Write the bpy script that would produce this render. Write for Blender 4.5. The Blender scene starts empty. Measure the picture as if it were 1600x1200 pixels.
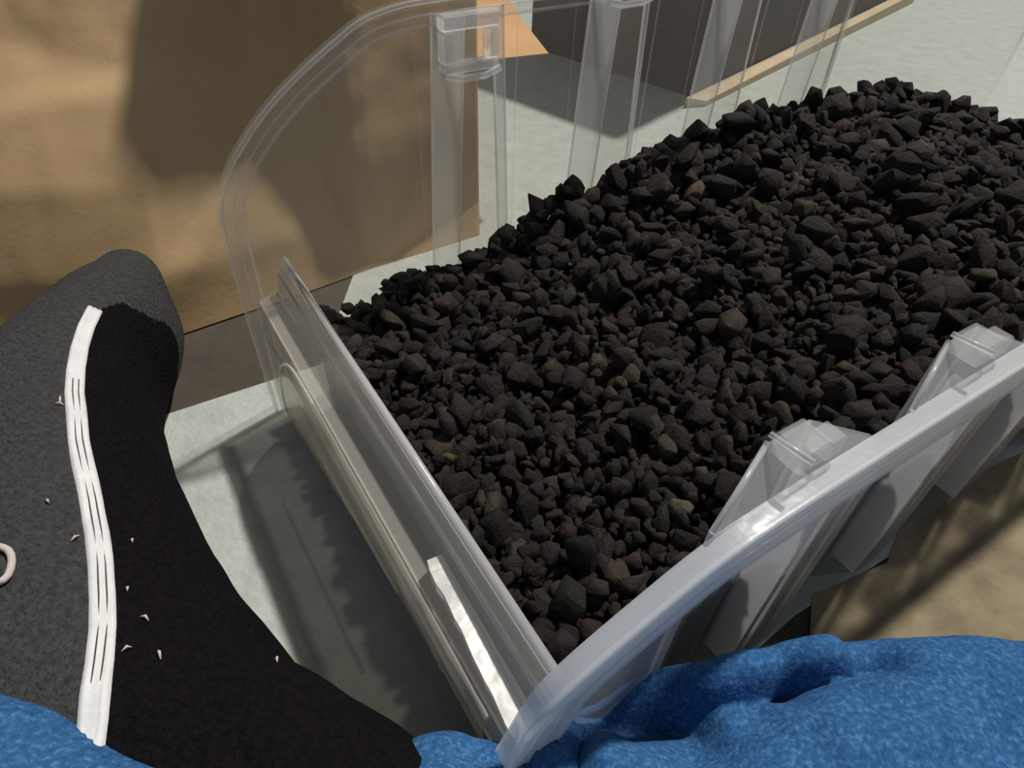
import bpy, bmesh, math, random
import numpy as np
from mathutils import Vector, Matrix, noise
from mathutils.bvhtree import BVHTree

random.seed(7)
rng = np.random.default_rng(7)
scene = bpy.context.scene
COL = scene.collection

# ------------------------------------------------------------------ camera, light, exposure
CAMH = 0.45
cam_data = bpy.data.cameras.new('camera')
cam_data.sensor_width = 36.0
cam_data.lens = 22.5
cam_data.clip_start = 0.01
cam = bpy.data.objects.new('camera', cam_data)
COL.objects.link(cam)
RIGHT = Vector((0.9990829, 0.0295153, 0.0310195))
UP = Vector((-0.0428178, 0.6886911, 0.7237895))
BACK = Vector((0.0, -0.7244539, 0.6893233))
CAMP = Vector((0, 0, CAMH))
cam.matrix_world = Matrix(((RIGHT.x, UP.x, BACK.x, 0), (RIGHT.y, UP.y, BACK.y, 0), (RIGHT.z, UP.z, BACK.z, CAMH), (0, 0, 0, 1)))
scene.camera = cam

world = bpy.data.worlds.new('room_light')
scene.world = world
world.use_nodes = True
wn = world.node_tree.nodes
wn['Background'].inputs[0].default_value = (0.80, 0.86, 0.92, 1)
wn['Background'].inputs[1].default_value = 0.22

sun_data = bpy.data.lights.new('window_sun', 'SUN')
sun_data.energy = 3.7
sun_data.color = (1.0, 0.95, 0.86)
sun_data.angle = math.radians(2.5)
sun = bpy.data.objects.new('window_sun', sun_data)
COL.objects.link(sun)
SUNDIR = Vector((0.345, 0.383, 0.857))
sun.rotation_euler = SUNDIR.to_track_quat('Z', 'Y').to_euler()
sun.location = (1, 1, 2.4)

scene.view_settings.view_transform = 'Standard'
scene.view_settings.look = 'None'
scene.view_settings.gamma = 1
scene.view_settings.use_curve_mapping = False
scene.view_settings.exposure = 0.0
scene.cycles.transparent_max_bounces = 32
scene.cycles.max_bounces = 8

# ------------------------------------------------------------------ helpers
def ray(x, y):
    return (RIGHT * (x - 800) - UP * (y - 600) - BACK * 1000.0)

def at(x, y, z=0.0):
    r = ray(x, y)
    return CAMP + r * ((z - CAMH) / r.z)

def link(name, me, mat=None, parent=None):
    o = bpy.data.objects.new(name, me)
    COL.objects.link(o)
    if mat is not None:
        for m in (mat if isinstance(mat, (list, tuple)) else [mat]):
            me.materials.append(m)
    if parent is not None:
        o.parent = parent
    return o

def obj(name, bm, mat=None, parent=None, smooth=False):
    me = bpy.data.meshes.new(name)
    bmesh.ops.recalc_face_normals(bm, faces=bm.faces[:])
    bm.to_mesh(me)
    bm.free()
    if smooth:
        me.polygons.foreach_set('use_smooth', [True] * len(me.polygons))
    return link(name, me, mat, parent)

def tag(o, label, cat, group=None, kind=None):
    o['label'] = label
    o['category'] = cat
    if group:
        o['group'] = group
    if kind:
        o['kind'] = kind
    return o

def empty(name, loc, rz=0.0):
    o = bpy.data.objects.new(name, None)
    o.location = loc
    o.rotation_euler = (0, 0, rz)
    o.empty_display_size = 0.05
    COL.objects.link(o)
    return o

def add_hexa(bm, pts):
    """eight corners: 0-3 one loop, 4-7 the matching loop"""
    v = [bm.verts.new(p) for p in pts]
    for f in ((0, 1, 2, 3), (7, 6, 5, 4), (0, 4, 5, 1), (1, 5, 6, 2), (2, 6, 7, 3), (3, 7, 4, 0)):
        bm.faces.new([v[i] for i in f])

def add_box(bm, x0, x1, y0, y1, z0, z1):
    add_hexa(bm, [(x0, y0, z0), (x1, y0, z0), (x1, y1, z0), (x0, y1, z0), (x0, y0, z1), (x1, y0, z1), (x1, y1, z1), (x0, y1, z1)])

def add_prism(bm, poly, axis_fn):
    """poly: list of 2-D points; axis_fn(p, k) -> 3-D point for side k in (0, 1)"""
    a = [bm.verts.new(axis_fn(p, 0)) for p in poly]
    b = [bm.verts.new(axis_fn(p, 1)) for p in poly]
    n = len(poly)
    bm.faces.new(a)
    bm.faces.new(b[::-1])
    for i in range(n):
        j = (i + 1) % n
        bm.faces.new((a[i], b[i], b[j], a[j]))

def add_tube(bm, path, r, n=8, closed=False):
    path = [Vector(p) for p in path]
    rings = []
    N = len(path)
    for i, p in enumerate(path):
        d = (path[(i + 1) % N if closed else min(i + 1, N - 1)] - path[(i - 1) % N if closed else max(i - 1, 0)]).normalized()
        a = d.cross(Vector((0, 0, 1)))
        if a.length < 1e-3:
            a = d.cross(Vector((1, 0, 0)))
        a.normalize()
        b = d.cross(a)
        rr = r[i] if isinstance(r, (list, tuple)) else r
        rings.append([bm.verts.new(p + a * (rr * math.cos(t)) + b * (rr * math.sin(t))) for t in [2 * math.pi * k / n for k in range(n)]])
    for i in range(N if closed else N - 1):
        A, B = rings[i], rings[(i + 1) % N]
        for k in range(n):
            bm.faces.new((A[k], A[(k + 1) % n], B[(k + 1) % n], B[k]))
    if not closed:
        bm.faces.new(rings[0][::-1])
        bm.faces.new(rings[-1])

def sweep_rect(bm, outer, inner, t0, t1):
    """closed solid band between two matching curves in the (s, z) plane, from t0 to t1"""
    rows = []
    for (a, b) in zip(outer, inner):
        rows.append([bm.verts.new((a[0], t0, a[1])), bm.verts.new((b[0], t0, b[1])), bm.verts.new((b[0], t1, b[1])), bm.verts.new((a[0], t1, a[1]))])
    for i in range(len(rows) - 1):
        A, B = rows[i], rows[i + 1]
        for k in range(4):
            bm.faces.new((A[k], A[(k + 1) % 4], B[(k + 1) % 4], B[k]))
    bm.faces.new(rows[0][::-1])
    bm.faces.new(rows[-1])

def smooth_curve(pts, n):
    """Catmull-Rom through 2-D points"""
    P = [Vector((p[0], p[1], 0)) for p in pts]
    out = []
    for i in range(len(P) - 1):
        p0, p1, p2, p3 = P[max(i - 1, 0)], P[i], P[i + 1], P[min(i + 2, len(P) - 1)]
        for k in range(n):
            t = k / n
            q = 0.5 * ((2 * p1) + (p2 - p0) * t + (2 * p0 - 5 * p1 + 4 * p2 - p3) * t * t + (3 * p1 - p0 - 3 * p2 + p3) * t ** 3)
            out.append((q.x, q.y))
    out.append((P[-1].x, P[-1].y))
    return out

def offset_curve(c, d):
    out = []
    for i in range(len(c)):
        a, b = c[max(i - 1, 0)], c[min(i + 1, len(c) - 1)]
        tx, tz = b[0] - a[0], b[1] - a[1]
        L = math.hypot(tx, tz) or 1
        out.append((c[i][0] + tz / L * d, c[i][1] - tx / L * d))
    return out

# ------------------------------------------------------------------ materials
def new_mat(name):
    m = bpy.data.materials.new(name)
    m.use_nodes = True
    nt = m.node_tree
    nt.nodes.clear()
    out = nt.nodes.new('ShaderNodeOutputMaterial')
    return m, nt, out

def N(nt, t, **kw):
    n = nt.nodes.new(t)
    for k, v in kw.items():
        if k in n.inputs:
            n.inputs[k].default_value = v
        else:
            setattr(n, k, v)
    return n

def noise_ramp(nt, scale, stops, detail=4.0, rough=0.6, coord='Object', dist=0.0):
    tc = N(nt, 'ShaderNodeTexCoord')
    no = N(nt, 'ShaderNodeTexNoise', Scale=scale, Detail=detail, Roughness=rough, Distortion=dist)
    nt.links.new(tc.outputs[coord], no.inputs['Vector'])
    cr = N(nt, 'ShaderNodeValToRGB')
    el = cr.color_ramp.elements
    el[0].position, el[0].color = stops[0][0], (*stops[0][1], 1)
    el[1].position, el[1].color = stops[-1][0], (*stops[-1][1], 1)
    for p, c in stops[1:-1]:
        e = el.new(p)
        e.color = (*c, 1)
    nt.links.new(no.outputs['Fac'], cr.inputs['Fac'])
    return tc, no, cr

def bump(nt, src, strength, dist, bsdf):
    b = N(nt, 'ShaderNodeBump', Strength=strength, Distance=dist)
    nt.links.new(src, b.inputs['Height'])
    nt.links.new(b.outputs['Normal'], bsdf.inputs['Normal'])
    return b

def matte(name, scale, stops, rough=0.85, bstr=0.3, bdist=0.002, bscale=None, detail=5.0, spec=0.3):
    m, nt, out = new_mat(name)
    tc, no, cr = noise_ramp(nt, scale, stops, detail)
    p = N(nt, 'ShaderNodeBsdfPrincipled', Roughness=rough)
    p.inputs['Specular IOR Level'].default_value = spec
    nt.links.new(cr.outputs['Color'], p.inputs['Base Color'])
    if bscale:
        n2 = N(nt, 'ShaderNodeTexNoise', Scale=bscale, Detail=4.0)
        nt.links.new(tc.outputs['Object'], n2.inputs['Vector'])
        bump(nt, n2.outputs['Fac'], bstr, bdist, p)
    nt.links.new(p.outputs['BSDF'], out.inputs['Surface'])
    return m

def plastic(name, haze, tint=(0.93, 0.94, 0.93), hazecol=(0.78, 0.80, 0.80), rough=0.12, gloss=1.0, wav=0.0):
    """milky see-through polypropylene: clear sheet + scattering + surface shine"""
    m, nt, out = new_mat(name)
    tr = N(nt, 'ShaderNodeBsdfTransparent')
    tr.inputs[0].default_value = (*tint, 1)
    df = N(nt, 'ShaderNodeBsdfDiffuse')
    df.inputs[0].default_value = (*hazecol, 1)
    tl = N(nt, 'ShaderNodeBsdfTranslucent')
    tl.inputs[0].default_value = (*hazecol, 1)
    hz = N(nt, 'ShaderNodeMixShader')
    hz.inputs[0].default_value = 0.6
    nt.links.new(df.outputs[0], hz.inputs[1])
    nt.links.new(tl.outputs[0], hz.inputs[2])
    mx = N(nt, 'ShaderNodeMixShader')
    geo = N(nt, 'ShaderNodeNewGeometry')
    inv = N(nt, 'ShaderNodeMath', operation='SUBTRACT')
    inv.inputs[0].default_value = 1.0
    nt.links.new(geo.outputs['Backfacing'], inv.inputs[1])
    hf = N(nt, 'ShaderNodeMath', operation='MULTIPLY')
    hf.inputs[1].default_value = haze
    nt.links.new(inv.outputs[0], hf.inputs[0])
    nt.links.new(hf.outputs[0], mx.inputs[0])
    nt.links.new(tr.outputs[0], mx.inputs[1])
    nt.links.new(hz.outputs[0], mx.inputs[2])
    gl = N(nt, 'ShaderNodeBsdfGlossy', Roughness=rough)
    fr = N(nt, 'ShaderNodeFresnel', IOR=1.45)
    tc = N(nt, 'ShaderNodeTexCoord')
    no = N(nt, 'ShaderNodeTexNoise', Scale=35.0, Detail=3.0)
    nt.links.new(tc.outputs['Object'], no.inputs['Vector'])
    b = N(nt, 'ShaderNodeBump', Strength=0.25 + wav, Distance=0.004)
    nt.links.new(no.outputs['Fac'], b.inputs['Height'])
    nt.links.new(b.outputs['Normal'], gl.inputs['Normal'])
    ml = N(nt, 'ShaderNodeMath', operation='MULTIPLY')
    ml.inputs[1].default_value = gloss
    nt.links.new(fr.outputs[0], ml.inputs[0])
    gf = N(nt, 'ShaderNodeMath', operation='MULTIPLY')
    nt.links.new(ml.outputs[0], gf.inputs[0])
    nt.links.new(inv.outputs[0], gf.inputs[1])
    fin = N(nt, 'ShaderNodeMixShader')
    nt.links.new(gf.outputs[0], fin.inputs[0])
    nt.links.new(mx.outputs[0], fin.inputs[1])
    nt.links.new(gl.outputs[0], fin.inputs[2])
    nt.links.new(fin.outputs[0], out.inputs['Surface'])
    return m

M_CLEAR = plastic('clear_plastic', 0.15, (0.98, 0.98, 0.97), (0.92, 0.92, 0.91), gloss=0.8)
M_CLEARW = plastic('clear_wall_plastic', 0.16, (0.98, 0.98, 0.97), (0.82, 0.80, 0.77), gloss=0.6)
M_FRONT = plastic('front_wall_plastic', 0.50, (0.88, 0.86, 0.82), (0.95, 0.92, 0.86), rough=0.22, gloss=0.9)
M_FROST = plastic('frosted_plastic', 0.36, (0.97, 0.97, 0.97), (0.95, 0.96, 0.96), rough=0.2, gloss=0.8)
M_BEAD = plastic('edge_plastic', 0.62, (0.97, 0.97, 0.97), (0.97, 0.97, 0.97), rough=0.2, gloss=0.9)
M_EDGE = plastic('rim_edge_plastic', 0.36, (0.97, 0.97, 0.97), (0.97, 0.97, 0.97), rough=0.2, gloss=0.9)
M_NEAR = plastic('milky_plastic', 0.40, (0.95, 0.95, 0.95), (0.92, 0.93, 0.95), rough=0.2, gloss=0.7)
M_RIM = plastic('rim_plastic', 0.80, (0.96, 0.96, 0.96), (0.95, 0.96, 0.98), rough=0.2, gloss=0.9)
M_SHINE = plastic('ledge_plastic', 0.85, (0.95, 0.95, 0.93), (0.97, 0.97, 0.95), rough=0.30, gloss=2.0)  # whitened plastic for the highlight painted on the front ledge
M_KRAFT = matte('kraft_paper', 4.0, [(0.3, (0.42, 0.275, 0.135)), (0.55, (0.50, 0.34, 0.18)), (0.75, (0.54, 0.385, 0.22))], 0.6, 0.12, 0.002, 160.0)
M_PAPER = matte('white_paper', 30.0, [(0.3, (0.36, 0.395, 0.375)), (0.7, (0.46, 0.49, 0.465))], 0.55, 0.5, 0.003, 120.0)
M_FLOOR = matte('floor', 9.0, [(0.3, (0.045, 0.038, 0.031)), (0.7, (0.085, 0.072, 0.058))], 0.85, 0.4, 0.003, 90.0)  # darkened so the bare strip before the bag stands in for its shadow
M_DARK = matte('dark_card', 5.0, [(0.3, (0.055, 0.048, 0.045)), (0.7, (0.085, 0.075, 0.07))], 0.8, 0.2, 0.002, 60.0)
M_TAN = matte('tan_card', 20.0, [(0.3, (0.55, 0.42, 0.28)), (0.7, (0.66, 0.53, 0.38))], 0.8, 0.2, 0.002, 60.0)
M_TROUSER = matte('charcoal_knit', 300.0, [(0.3, (0.034, 0.034, 0.035)), (0.7, (0.066, 0.066, 0.067))], 0.95, 0.9, 0.004, 420.0, spec=0.1)
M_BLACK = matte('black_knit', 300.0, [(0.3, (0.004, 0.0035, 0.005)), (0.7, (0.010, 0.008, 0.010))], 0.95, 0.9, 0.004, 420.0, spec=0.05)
M_PIPING = matte('white_piping', 60.0, [(0.3, (0.60, 0.61, 0.63)), (0.7, (0.72, 0.72, 0.73))], 0.6, 0.4, 0.001, 300.0)
M_LINT = matte('lint', 60.0, [(0.3, (0.45, 0.38, 0.38)), (0.7, (0.6, 0.52, 0.5))], 0.9)
M_FLEECE = matte('blue_fleece', 380.0, [(0.28, (0.015, 0.062, 0.170)), (0.52, (0.030, 0.108, 0.265)), (0.75, (0.10, 0.215, 0.40))], 0.95, 0.35, 0.0015, 520.0, detail=6.0, spec=0.1)

# stones: colour carried by the stone itself (per-stone attribute) with fine grain
m, nt, out = new_mat('dark_stone')
att = N(nt, 'ShaderNodeAttribute', attribute_name='tint')
tc, no, cr = noise_ramp(nt, 110.0, [(0.3, (0.60, 0.57, 0.58)), (0.7, (1.35, 1.30, 1.22))], 6.0, 0.7)
geo = N(nt, 'ShaderNodeNewGeometry')
nt.links.new(geo.outputs['Position'], no.inputs['Vector'])
n3 = N(nt, 'ShaderNodeTexNoise', Scale=330.0, Detail=5.0, Roughness=0.7)
nt.links.new(geo.outputs['Position'], n3.inputs['Vector'])
mxn = N(nt, 'ShaderNodeMix', data_type='RGBA', blend_type='MULTIPLY')
mxn.inputs[0].default_value = 1.0
nt.links.new(att.outputs['Color'], mxn.inputs[6])
nt.links.new(cr.outputs['Color'], mxn.inputs[7])
p = N(nt, 'ShaderNodeBsdfPrincipled', Roughness=0.75)
p.inputs['Specular IOR Level'].default_value = 0.25
nt.links.new(mxn.outputs[2], p.inputs['Base Color'])
bump(nt, n3.outputs['Fac'], 0.8, 0.003, p)
nt.links.new(p.outputs['BSDF'], out.inputs['Surface'])
M_STONE = m

# ------------------------------------------------------------------ the setting
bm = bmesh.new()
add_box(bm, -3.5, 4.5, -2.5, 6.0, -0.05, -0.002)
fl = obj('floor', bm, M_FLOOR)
fl['kind'] = 'structure'

# white paper sheet lying on the floor under the tray
def paper_outline():  # far edge follows the bag's shadow edge, leaving dark floor as its shade
    pts = [(-0.62, 0.26), (-0.40, 0.365), (-0.20, 0.49), (-0.20, 0.72), (-0.35, 1.2), (-0.45, 2.2), (0.9, 2.6), (2.6, 2.6),
           (2.4, 1.2), (1.2, 0.72), (0.50, 0.40), (0.22, 0.235), (0.02, 0.08), (-0.05, -0.05), (-0.45, -0.05), (-0.62, 0.1)]
    return pts
bm = bmesh.new()
add_prism(bm, paper_outline(), lambda p, k: (p[0], p[1], -0.002 if k == 0 else 0.0))
ps = obj('paper_sheet', bm, M_PAPER)
tag(ps, 'large pale grey-white paper sheet spread on the floor under the clear tray', 'paper sheet')

# added tan sheet standing in for sunlit floor beside the near tray wall
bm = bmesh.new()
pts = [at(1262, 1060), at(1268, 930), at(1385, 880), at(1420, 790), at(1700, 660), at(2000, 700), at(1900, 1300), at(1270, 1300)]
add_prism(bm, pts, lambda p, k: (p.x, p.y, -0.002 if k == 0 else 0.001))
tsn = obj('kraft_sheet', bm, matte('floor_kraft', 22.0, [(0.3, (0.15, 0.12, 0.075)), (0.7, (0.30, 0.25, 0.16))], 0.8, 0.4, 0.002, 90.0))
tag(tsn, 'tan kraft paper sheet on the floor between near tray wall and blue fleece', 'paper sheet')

# ------------------------------------------------------------------ kraft paper bag behind the tray
base = [(-1.05, 0.42), (-0.62, 0.455), (-0.533, 0.49), (-0.454, 0.504), (-0.367, 0.523), (-0.313, 0.565), (-0.248, 0.614), (-0.176, 0.674), (-0.115, 0.715), (-0.052, 0.76)]
def base_at(a):
    f = a * (len(base) - 1)
    i = min(int(f), len(base) - 2)
    t = f - i
    return Vector((base[i][0] * (1 - t) + base[i + 1][0] * t, base[i][1] * (1 - t) + base[i + 1][1] * t, 0))
def crease(p, a, b, w):
    """height of a fold ridge running from a to b, with one steep and one soft flank"""
    d = Vector(b) - Vector(a)
    L = d.length
    d /= L
    q = Vector(p) - Vector(a)
    u = q.dot(d) / L
    n = d.x * q.y - d.y * q.x
    env = max(0.0, 1 - max(0.0, -u, u - 1) * 3.0)
    return env * max(0.0, 1 - (n / w if n > 0 else -n / (w * 3.5)))
NA, NH = 170, 90
prof = [(0.0, 0.0), (0.03, 0.06), (0.075, 0.13), (0.140, 0.195), (0.215, 0.255), (0.295, 0.31), (0.38, 0.36), (0.47, 0.405)]
def pv(h):
    f = max(0.0, min(0.9999, h)) * (len(prof) - 1)
    k = int(f)
    t = f - k
    return prof[k][0] * (1 - t) + prof[k + 1][0] * t, prof[k][1] * (1 - t) + prof[k + 1][1] * t
def bag_raw(a, h):
    dy, z = pv(h)
    return base_at(a) + Vector((-0.10 * dy, dy, z))
def ah(x, y):
    best = None
    for i in range(0, 121):
        for j in range(0, 61):
            p = bag_raw(i / 120, j / 60)
            d = p - CAMP
            w = -d.dot(BACK)
            e = (800 + 1000 * d.dot(RIGHT) / w - x) ** 2 + (600 - 1000 * d.dot(UP) / w - y) ** 2
            if best is None or e < best[0]:
                best = (e, i / 120, j / 60)
    return best[1], best[2]
# the fold line: below it the paper slopes back, above it it stands upright
FOLD = [ah(*q) for q in [(-90, 45), (0, 66), (120, 100), (235, 130), (300, 168), (388, 220), (470, 245), (525, 300), (548, 380), (575, 418)]]
FOLD = [(0.0, FOLD[0][1])] + sorted(FOLD) + [(1.0, 0.10)]
def hl(a):
    for p, q in zip(FOLD[:-1], FOLD[1:]):
        if p[0] <= a <= q[0]:
            return p[1] + (q[1] - p[1]) * (a - p[0]) / max(1e-6, q[0] - p[0])
    return FOLD[-1][1]
bm = bmesh.new()
grid = []
for i in range(NA + 1):
    a = i / NA
    row = []
    b0 = base_at(a)
    ha = sum(hl(min(1, max(0, a + d_ * 0.012))) for d_ in (-2, -1, 0, 1, 2)) / 5
    for j in range(NH + 1):
        h = 1.35 * j / NH
        dy, z = pv(min(h, 1.0))
        if h > 1.0:
            z += (h - 1.0) * 0.5
            dy += (h - 1.0) * 0.2
        if h > ha:
            d0 = pv(ha)[0]
            dy = d0 + (dy - d0) * (0.62 - 0.42 * min(1.0, max(0.0, (a - 0.60) / 0.10)))
        q = (a, h)
        c = 0.006 * crease(q, (0.25, 0.40), (0.60, 0.46), 0.05)
        c += 0.006 * crease(q, (0.50, 0.12), (0.66, 0.36), 0.05)
        c += 0.008 * crease(q, (0.86, 0.10), (0.97, 0.42), 0.05)
        c += 0.006 * crease(q, (0.30, 0.80), (0.60, 0.92), 0.06)
        v = Vector((a * 2.6, h * 1.8, 1.7))
        c += 0.016 * noise.noise(v) + 0.006 * abs(noise.noise(v * 2.6))
        c += 0.0015 * noise.noise(v * 9.0)
        w = min(1.0, j / 8.0)
        p = b0 + Vector((-0.10 * dy, dy, z)) + Vector((0, -0.6, 0.8)) * (c * w)
        row.append(bm.verts.new(p))
    grid.append(row)
for i in range(NA):
    for j in range(NH):
        bm.faces.new((grid[i][j], grid[i + 1][j], grid[i + 1][j + 1], grid[i][j + 1]))
# right gusset and back so the bag is a closed body
rb = []
for j in range(NH + 1):
    p = grid[NA][j].co
    rb.append(bm.verts.new((p.x - 0.03, p.y * 0.5 + 0.72, max(0.0, p.z * 0.93))))
for j in range(NH):
    bm.faces.new((grid[NA][j], rb[j], rb[j + 1], grid[NA][j + 1]))
lb = [bm.verts.new((grid[i][NH].co.x, grid[i][NH].co.y, 0.0)) for i in range(NA + 1)]
for i in range(NA):
    bm.faces.new((grid[i][NH], grid[i + 1][NH], lb[i + 1], lb[i]))
bag = obj('paper_bag', bm, M_KRAFT, None, True)
tag(bag, 'large crumpled brown kraft paper bag slumped behind the clear tray', 'paper bag')

# sunlit flap sticking out past the bag's right gusset
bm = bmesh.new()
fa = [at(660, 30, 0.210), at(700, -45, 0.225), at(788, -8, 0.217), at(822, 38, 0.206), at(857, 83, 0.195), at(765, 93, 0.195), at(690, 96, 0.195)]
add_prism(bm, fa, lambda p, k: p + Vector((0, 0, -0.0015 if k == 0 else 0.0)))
flp = obj('bag_flap', bm, matte('bright_kraft', 12.0, [(0.3, (0.56, 0.32, 0.15)), (0.7, (0.66, 0.40, 0.20))], 0.7, 0.2, 0.002, 150.0), bag)  # brighter than the bag's kraft: the sunlight is put into its colour
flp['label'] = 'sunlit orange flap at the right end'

# dark box far behind with a tan card edge along its foot
P0, P1, P2 = Vector((0.04, 1.567)), Vector((0.34, 1.306)), Vector((1.09, 2.20))
P3 = P2 + (P0 - P1) * 1.6
P0b = P0 + (P0 - P1) * 0.1
bx = empty('dark_box', (P1.x, P1.y, 0))
def loc(p, z):
    return (p.x - P1.x, p.y - P1.y, z)
bm = bmesh.new()
add_prism(bm, [P0b, P1, P2, P3], lambda p, k: loc(p, 0.0 if k == 0 else 0.44))
obj('box_body', bm, M_DARK, bx)
bm = bmesh.new()
nrm = Vector(((P2 - P1).y, -(P2 - P1).x)).normalized()
add_prism(bm, [P1 - (P2 - P1) * 0.05 + nrm * 0.004, P2 + nrm * 0.004, P2 + nrm * 0.05, P1 + nrm * 0.03 - (P2 - P1) * 0.02],
          lambda p, k: loc(p, 0.001 if k == 0 else 0.008 + 0.03 * random.random()))
fp = obj('bottom_flap', bm, M_TAN, bx)
fp['label'] = 'tan card flap along the foot'
bm = bmesh.new()
add_prism(bm, [P0b + Vector((-0.01, -0.01)), P1 + Vector((0.0, -0.015)), P2 + Vector((0.015, 0.0)), P3 + Vector((0.0, 0.015))], lambda p, k: loc(p, 0.41 if k == 0 else 0.445))
obj('box_lid', bm, M_DARK, bx)
tag(bx, 'dark grey-brown box standing far behind the tray, tan flap at its foot', 'box')

# ------------------------------------------------------------------ the clear tray
FL = (-0.2208273, 0.4233734, 0.0)
tray = empty('storage_tray', FL, math.atan2(0.5549466, 0.831886))
tag(tray, 'clear plastic tray with low front wall, curved rims and ribbed sides, full of dark stones', 'tray')
TM = Matrix.Translation(FL) @ Matrix.Rotation(math.atan2(0.5549466, 0.831886), 4, 'Z')
TMI = TM.inverted()
LEN = 1.14
TN = -0.40

far_out = smooth_curve([(-0.0045, 0.0), (-0.0040, 0.081), (-0.0033, 0.150), (-0.0020, 0.187), (0.001, 0.212), (0.008, 0.228), (0.017, 0.243), (0.030, 0.257), (0.043, 0.270), (0.062, 0.285), (0.083, 0.299), (0.107, 0.313), (0.124, 0.322), (0.142, 0.327), (0.165, 0.330), (0.21, 0.331)], 4)
far_out += [(0.21 + k * (LEN - 0.21) / 8, 0.331) for k in range(1, 9)]
far_in = offset_curve(far_out, 0.016)
near_out = smooth_curve([(-0.002, 0.150), (0.003, 0.164), (0.019, 0.197), (0.062, 0.221), (0.10, 0.234), (0.15, 0.237)], 12)
near_out += [(0.15 + k * (LEN - 0.15) / 8, 0.237) for k in range(1, 9)]
near_in = offset_curve(near_out, 0.026)

def top_of(curve, s):
    best = 0
    for i in range(len(curve) - 1):
        a, b = curve[i], curve[i + 1]
        if a[0] <= s <= b[0] and b[0] > a[0]:
            best = max(best, a[1] + (b[1] - a[1]) * (s - a[0]) / (b[0] - a[0]))
    return best or curve[-1][1]

FAR_POSTS = [0.211, 0.360, 0.507, 0.654]
NEAR_POSTS = [0.148, 0.280, 0.412, 0.544, 0.676, 0.808, 0.94]

def bays(curve, posts, hw, t0, t1, name, mat):
    edges = [0.0]
    for s in posts:
        edges += [s - hw, s + hw]
    edges.append(LEN)
    bm = bmesh.new()
    for i in range(0, len(edges), 2):
        a, b = edges[i], edges[i + 1]
        if i == 0:
            prof_ = [q for q in curve if q[0] <= b and q[1] > 0.0]
            poly = [(0.001, 0.0)] + [(max(q[0], 0.001), q[1]) for q in prof_ if q[1] > 0.02] + [(b, top_of(curve, b)), (b, 0.0)]
        else:
            poly = [(a, 0.0), (a, top_of(curve, a)), (b, top_of(curve, b)), (b, 0.0)]
        add_prism(bm, poly, lambda p, k: (p[0], t0 if k == 0 else t1, p[1]))
    return obj(name, bm, mat, tray)

fw = bays([(q[0], q[1] - 0.004) for q in far_out], FAR_POSTS, 0.046, 0.0, 0.0022, 'side_wall', M_CLEARW)
nw = bays([(q[0], q[1] - 0.004) for q in near_out], NEAR_POSTS, 0.050, TN - 0.0022, TN, 'side_wall', M_NEAR)

def rim(out_, in_, t0, t1, name, mat, bead_t, edge):
    bm = bmesh.new()
    sweep_rect(bm, out_, in_, t0, t1)
    r = obj(name, bm, mat, tray)
    for c, rad, nm in ((out_, 0.0020, 'rim_bead'), (in_, 0.0012, 'rim_bead'), (offset_curve(out_, 0.009), 0.0007, 'rim_bead')):
        b2 = bmesh.new()
        add_tube(b2, [(q[0], bead_t, q[1]) for q in c], rad, 8)
        obj(nm, b2, edge, r, True)
    return r
rim(far_out, far_in, 0.0, 0.010, 'rim_flange', M_CLEAR, -0.001, M_EDGE)
nr = rim(near_out, offset_curve(near_out, 0.0105), TN - 0.010, TN, 'rim_flange', M_RIM, TN - 0.0095, M_BEAD)
bm = bmesh.new()
sweep_rect(bm, offset_curve(near_out, 0.0108), offset_curve(near_out, 0.0155), TN - 0.0045, TN)
obj('rim_groove', bm, M_NEAR, nr)
bm = bmesh.new()
sweep_rect(bm, offset_curve(near_out, 0.0158), near_in, TN - 0.0095, TN)
obj('rim_skirt', bm, M_RIM, nr)
bm = bmesh.new()
add_tube(bm, [(q[0], TN - 0.009, q[1]) for q in near_in], 0.0014, 8)
obj('rim_bead', bm, M_BEAD, nr, True)

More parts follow.
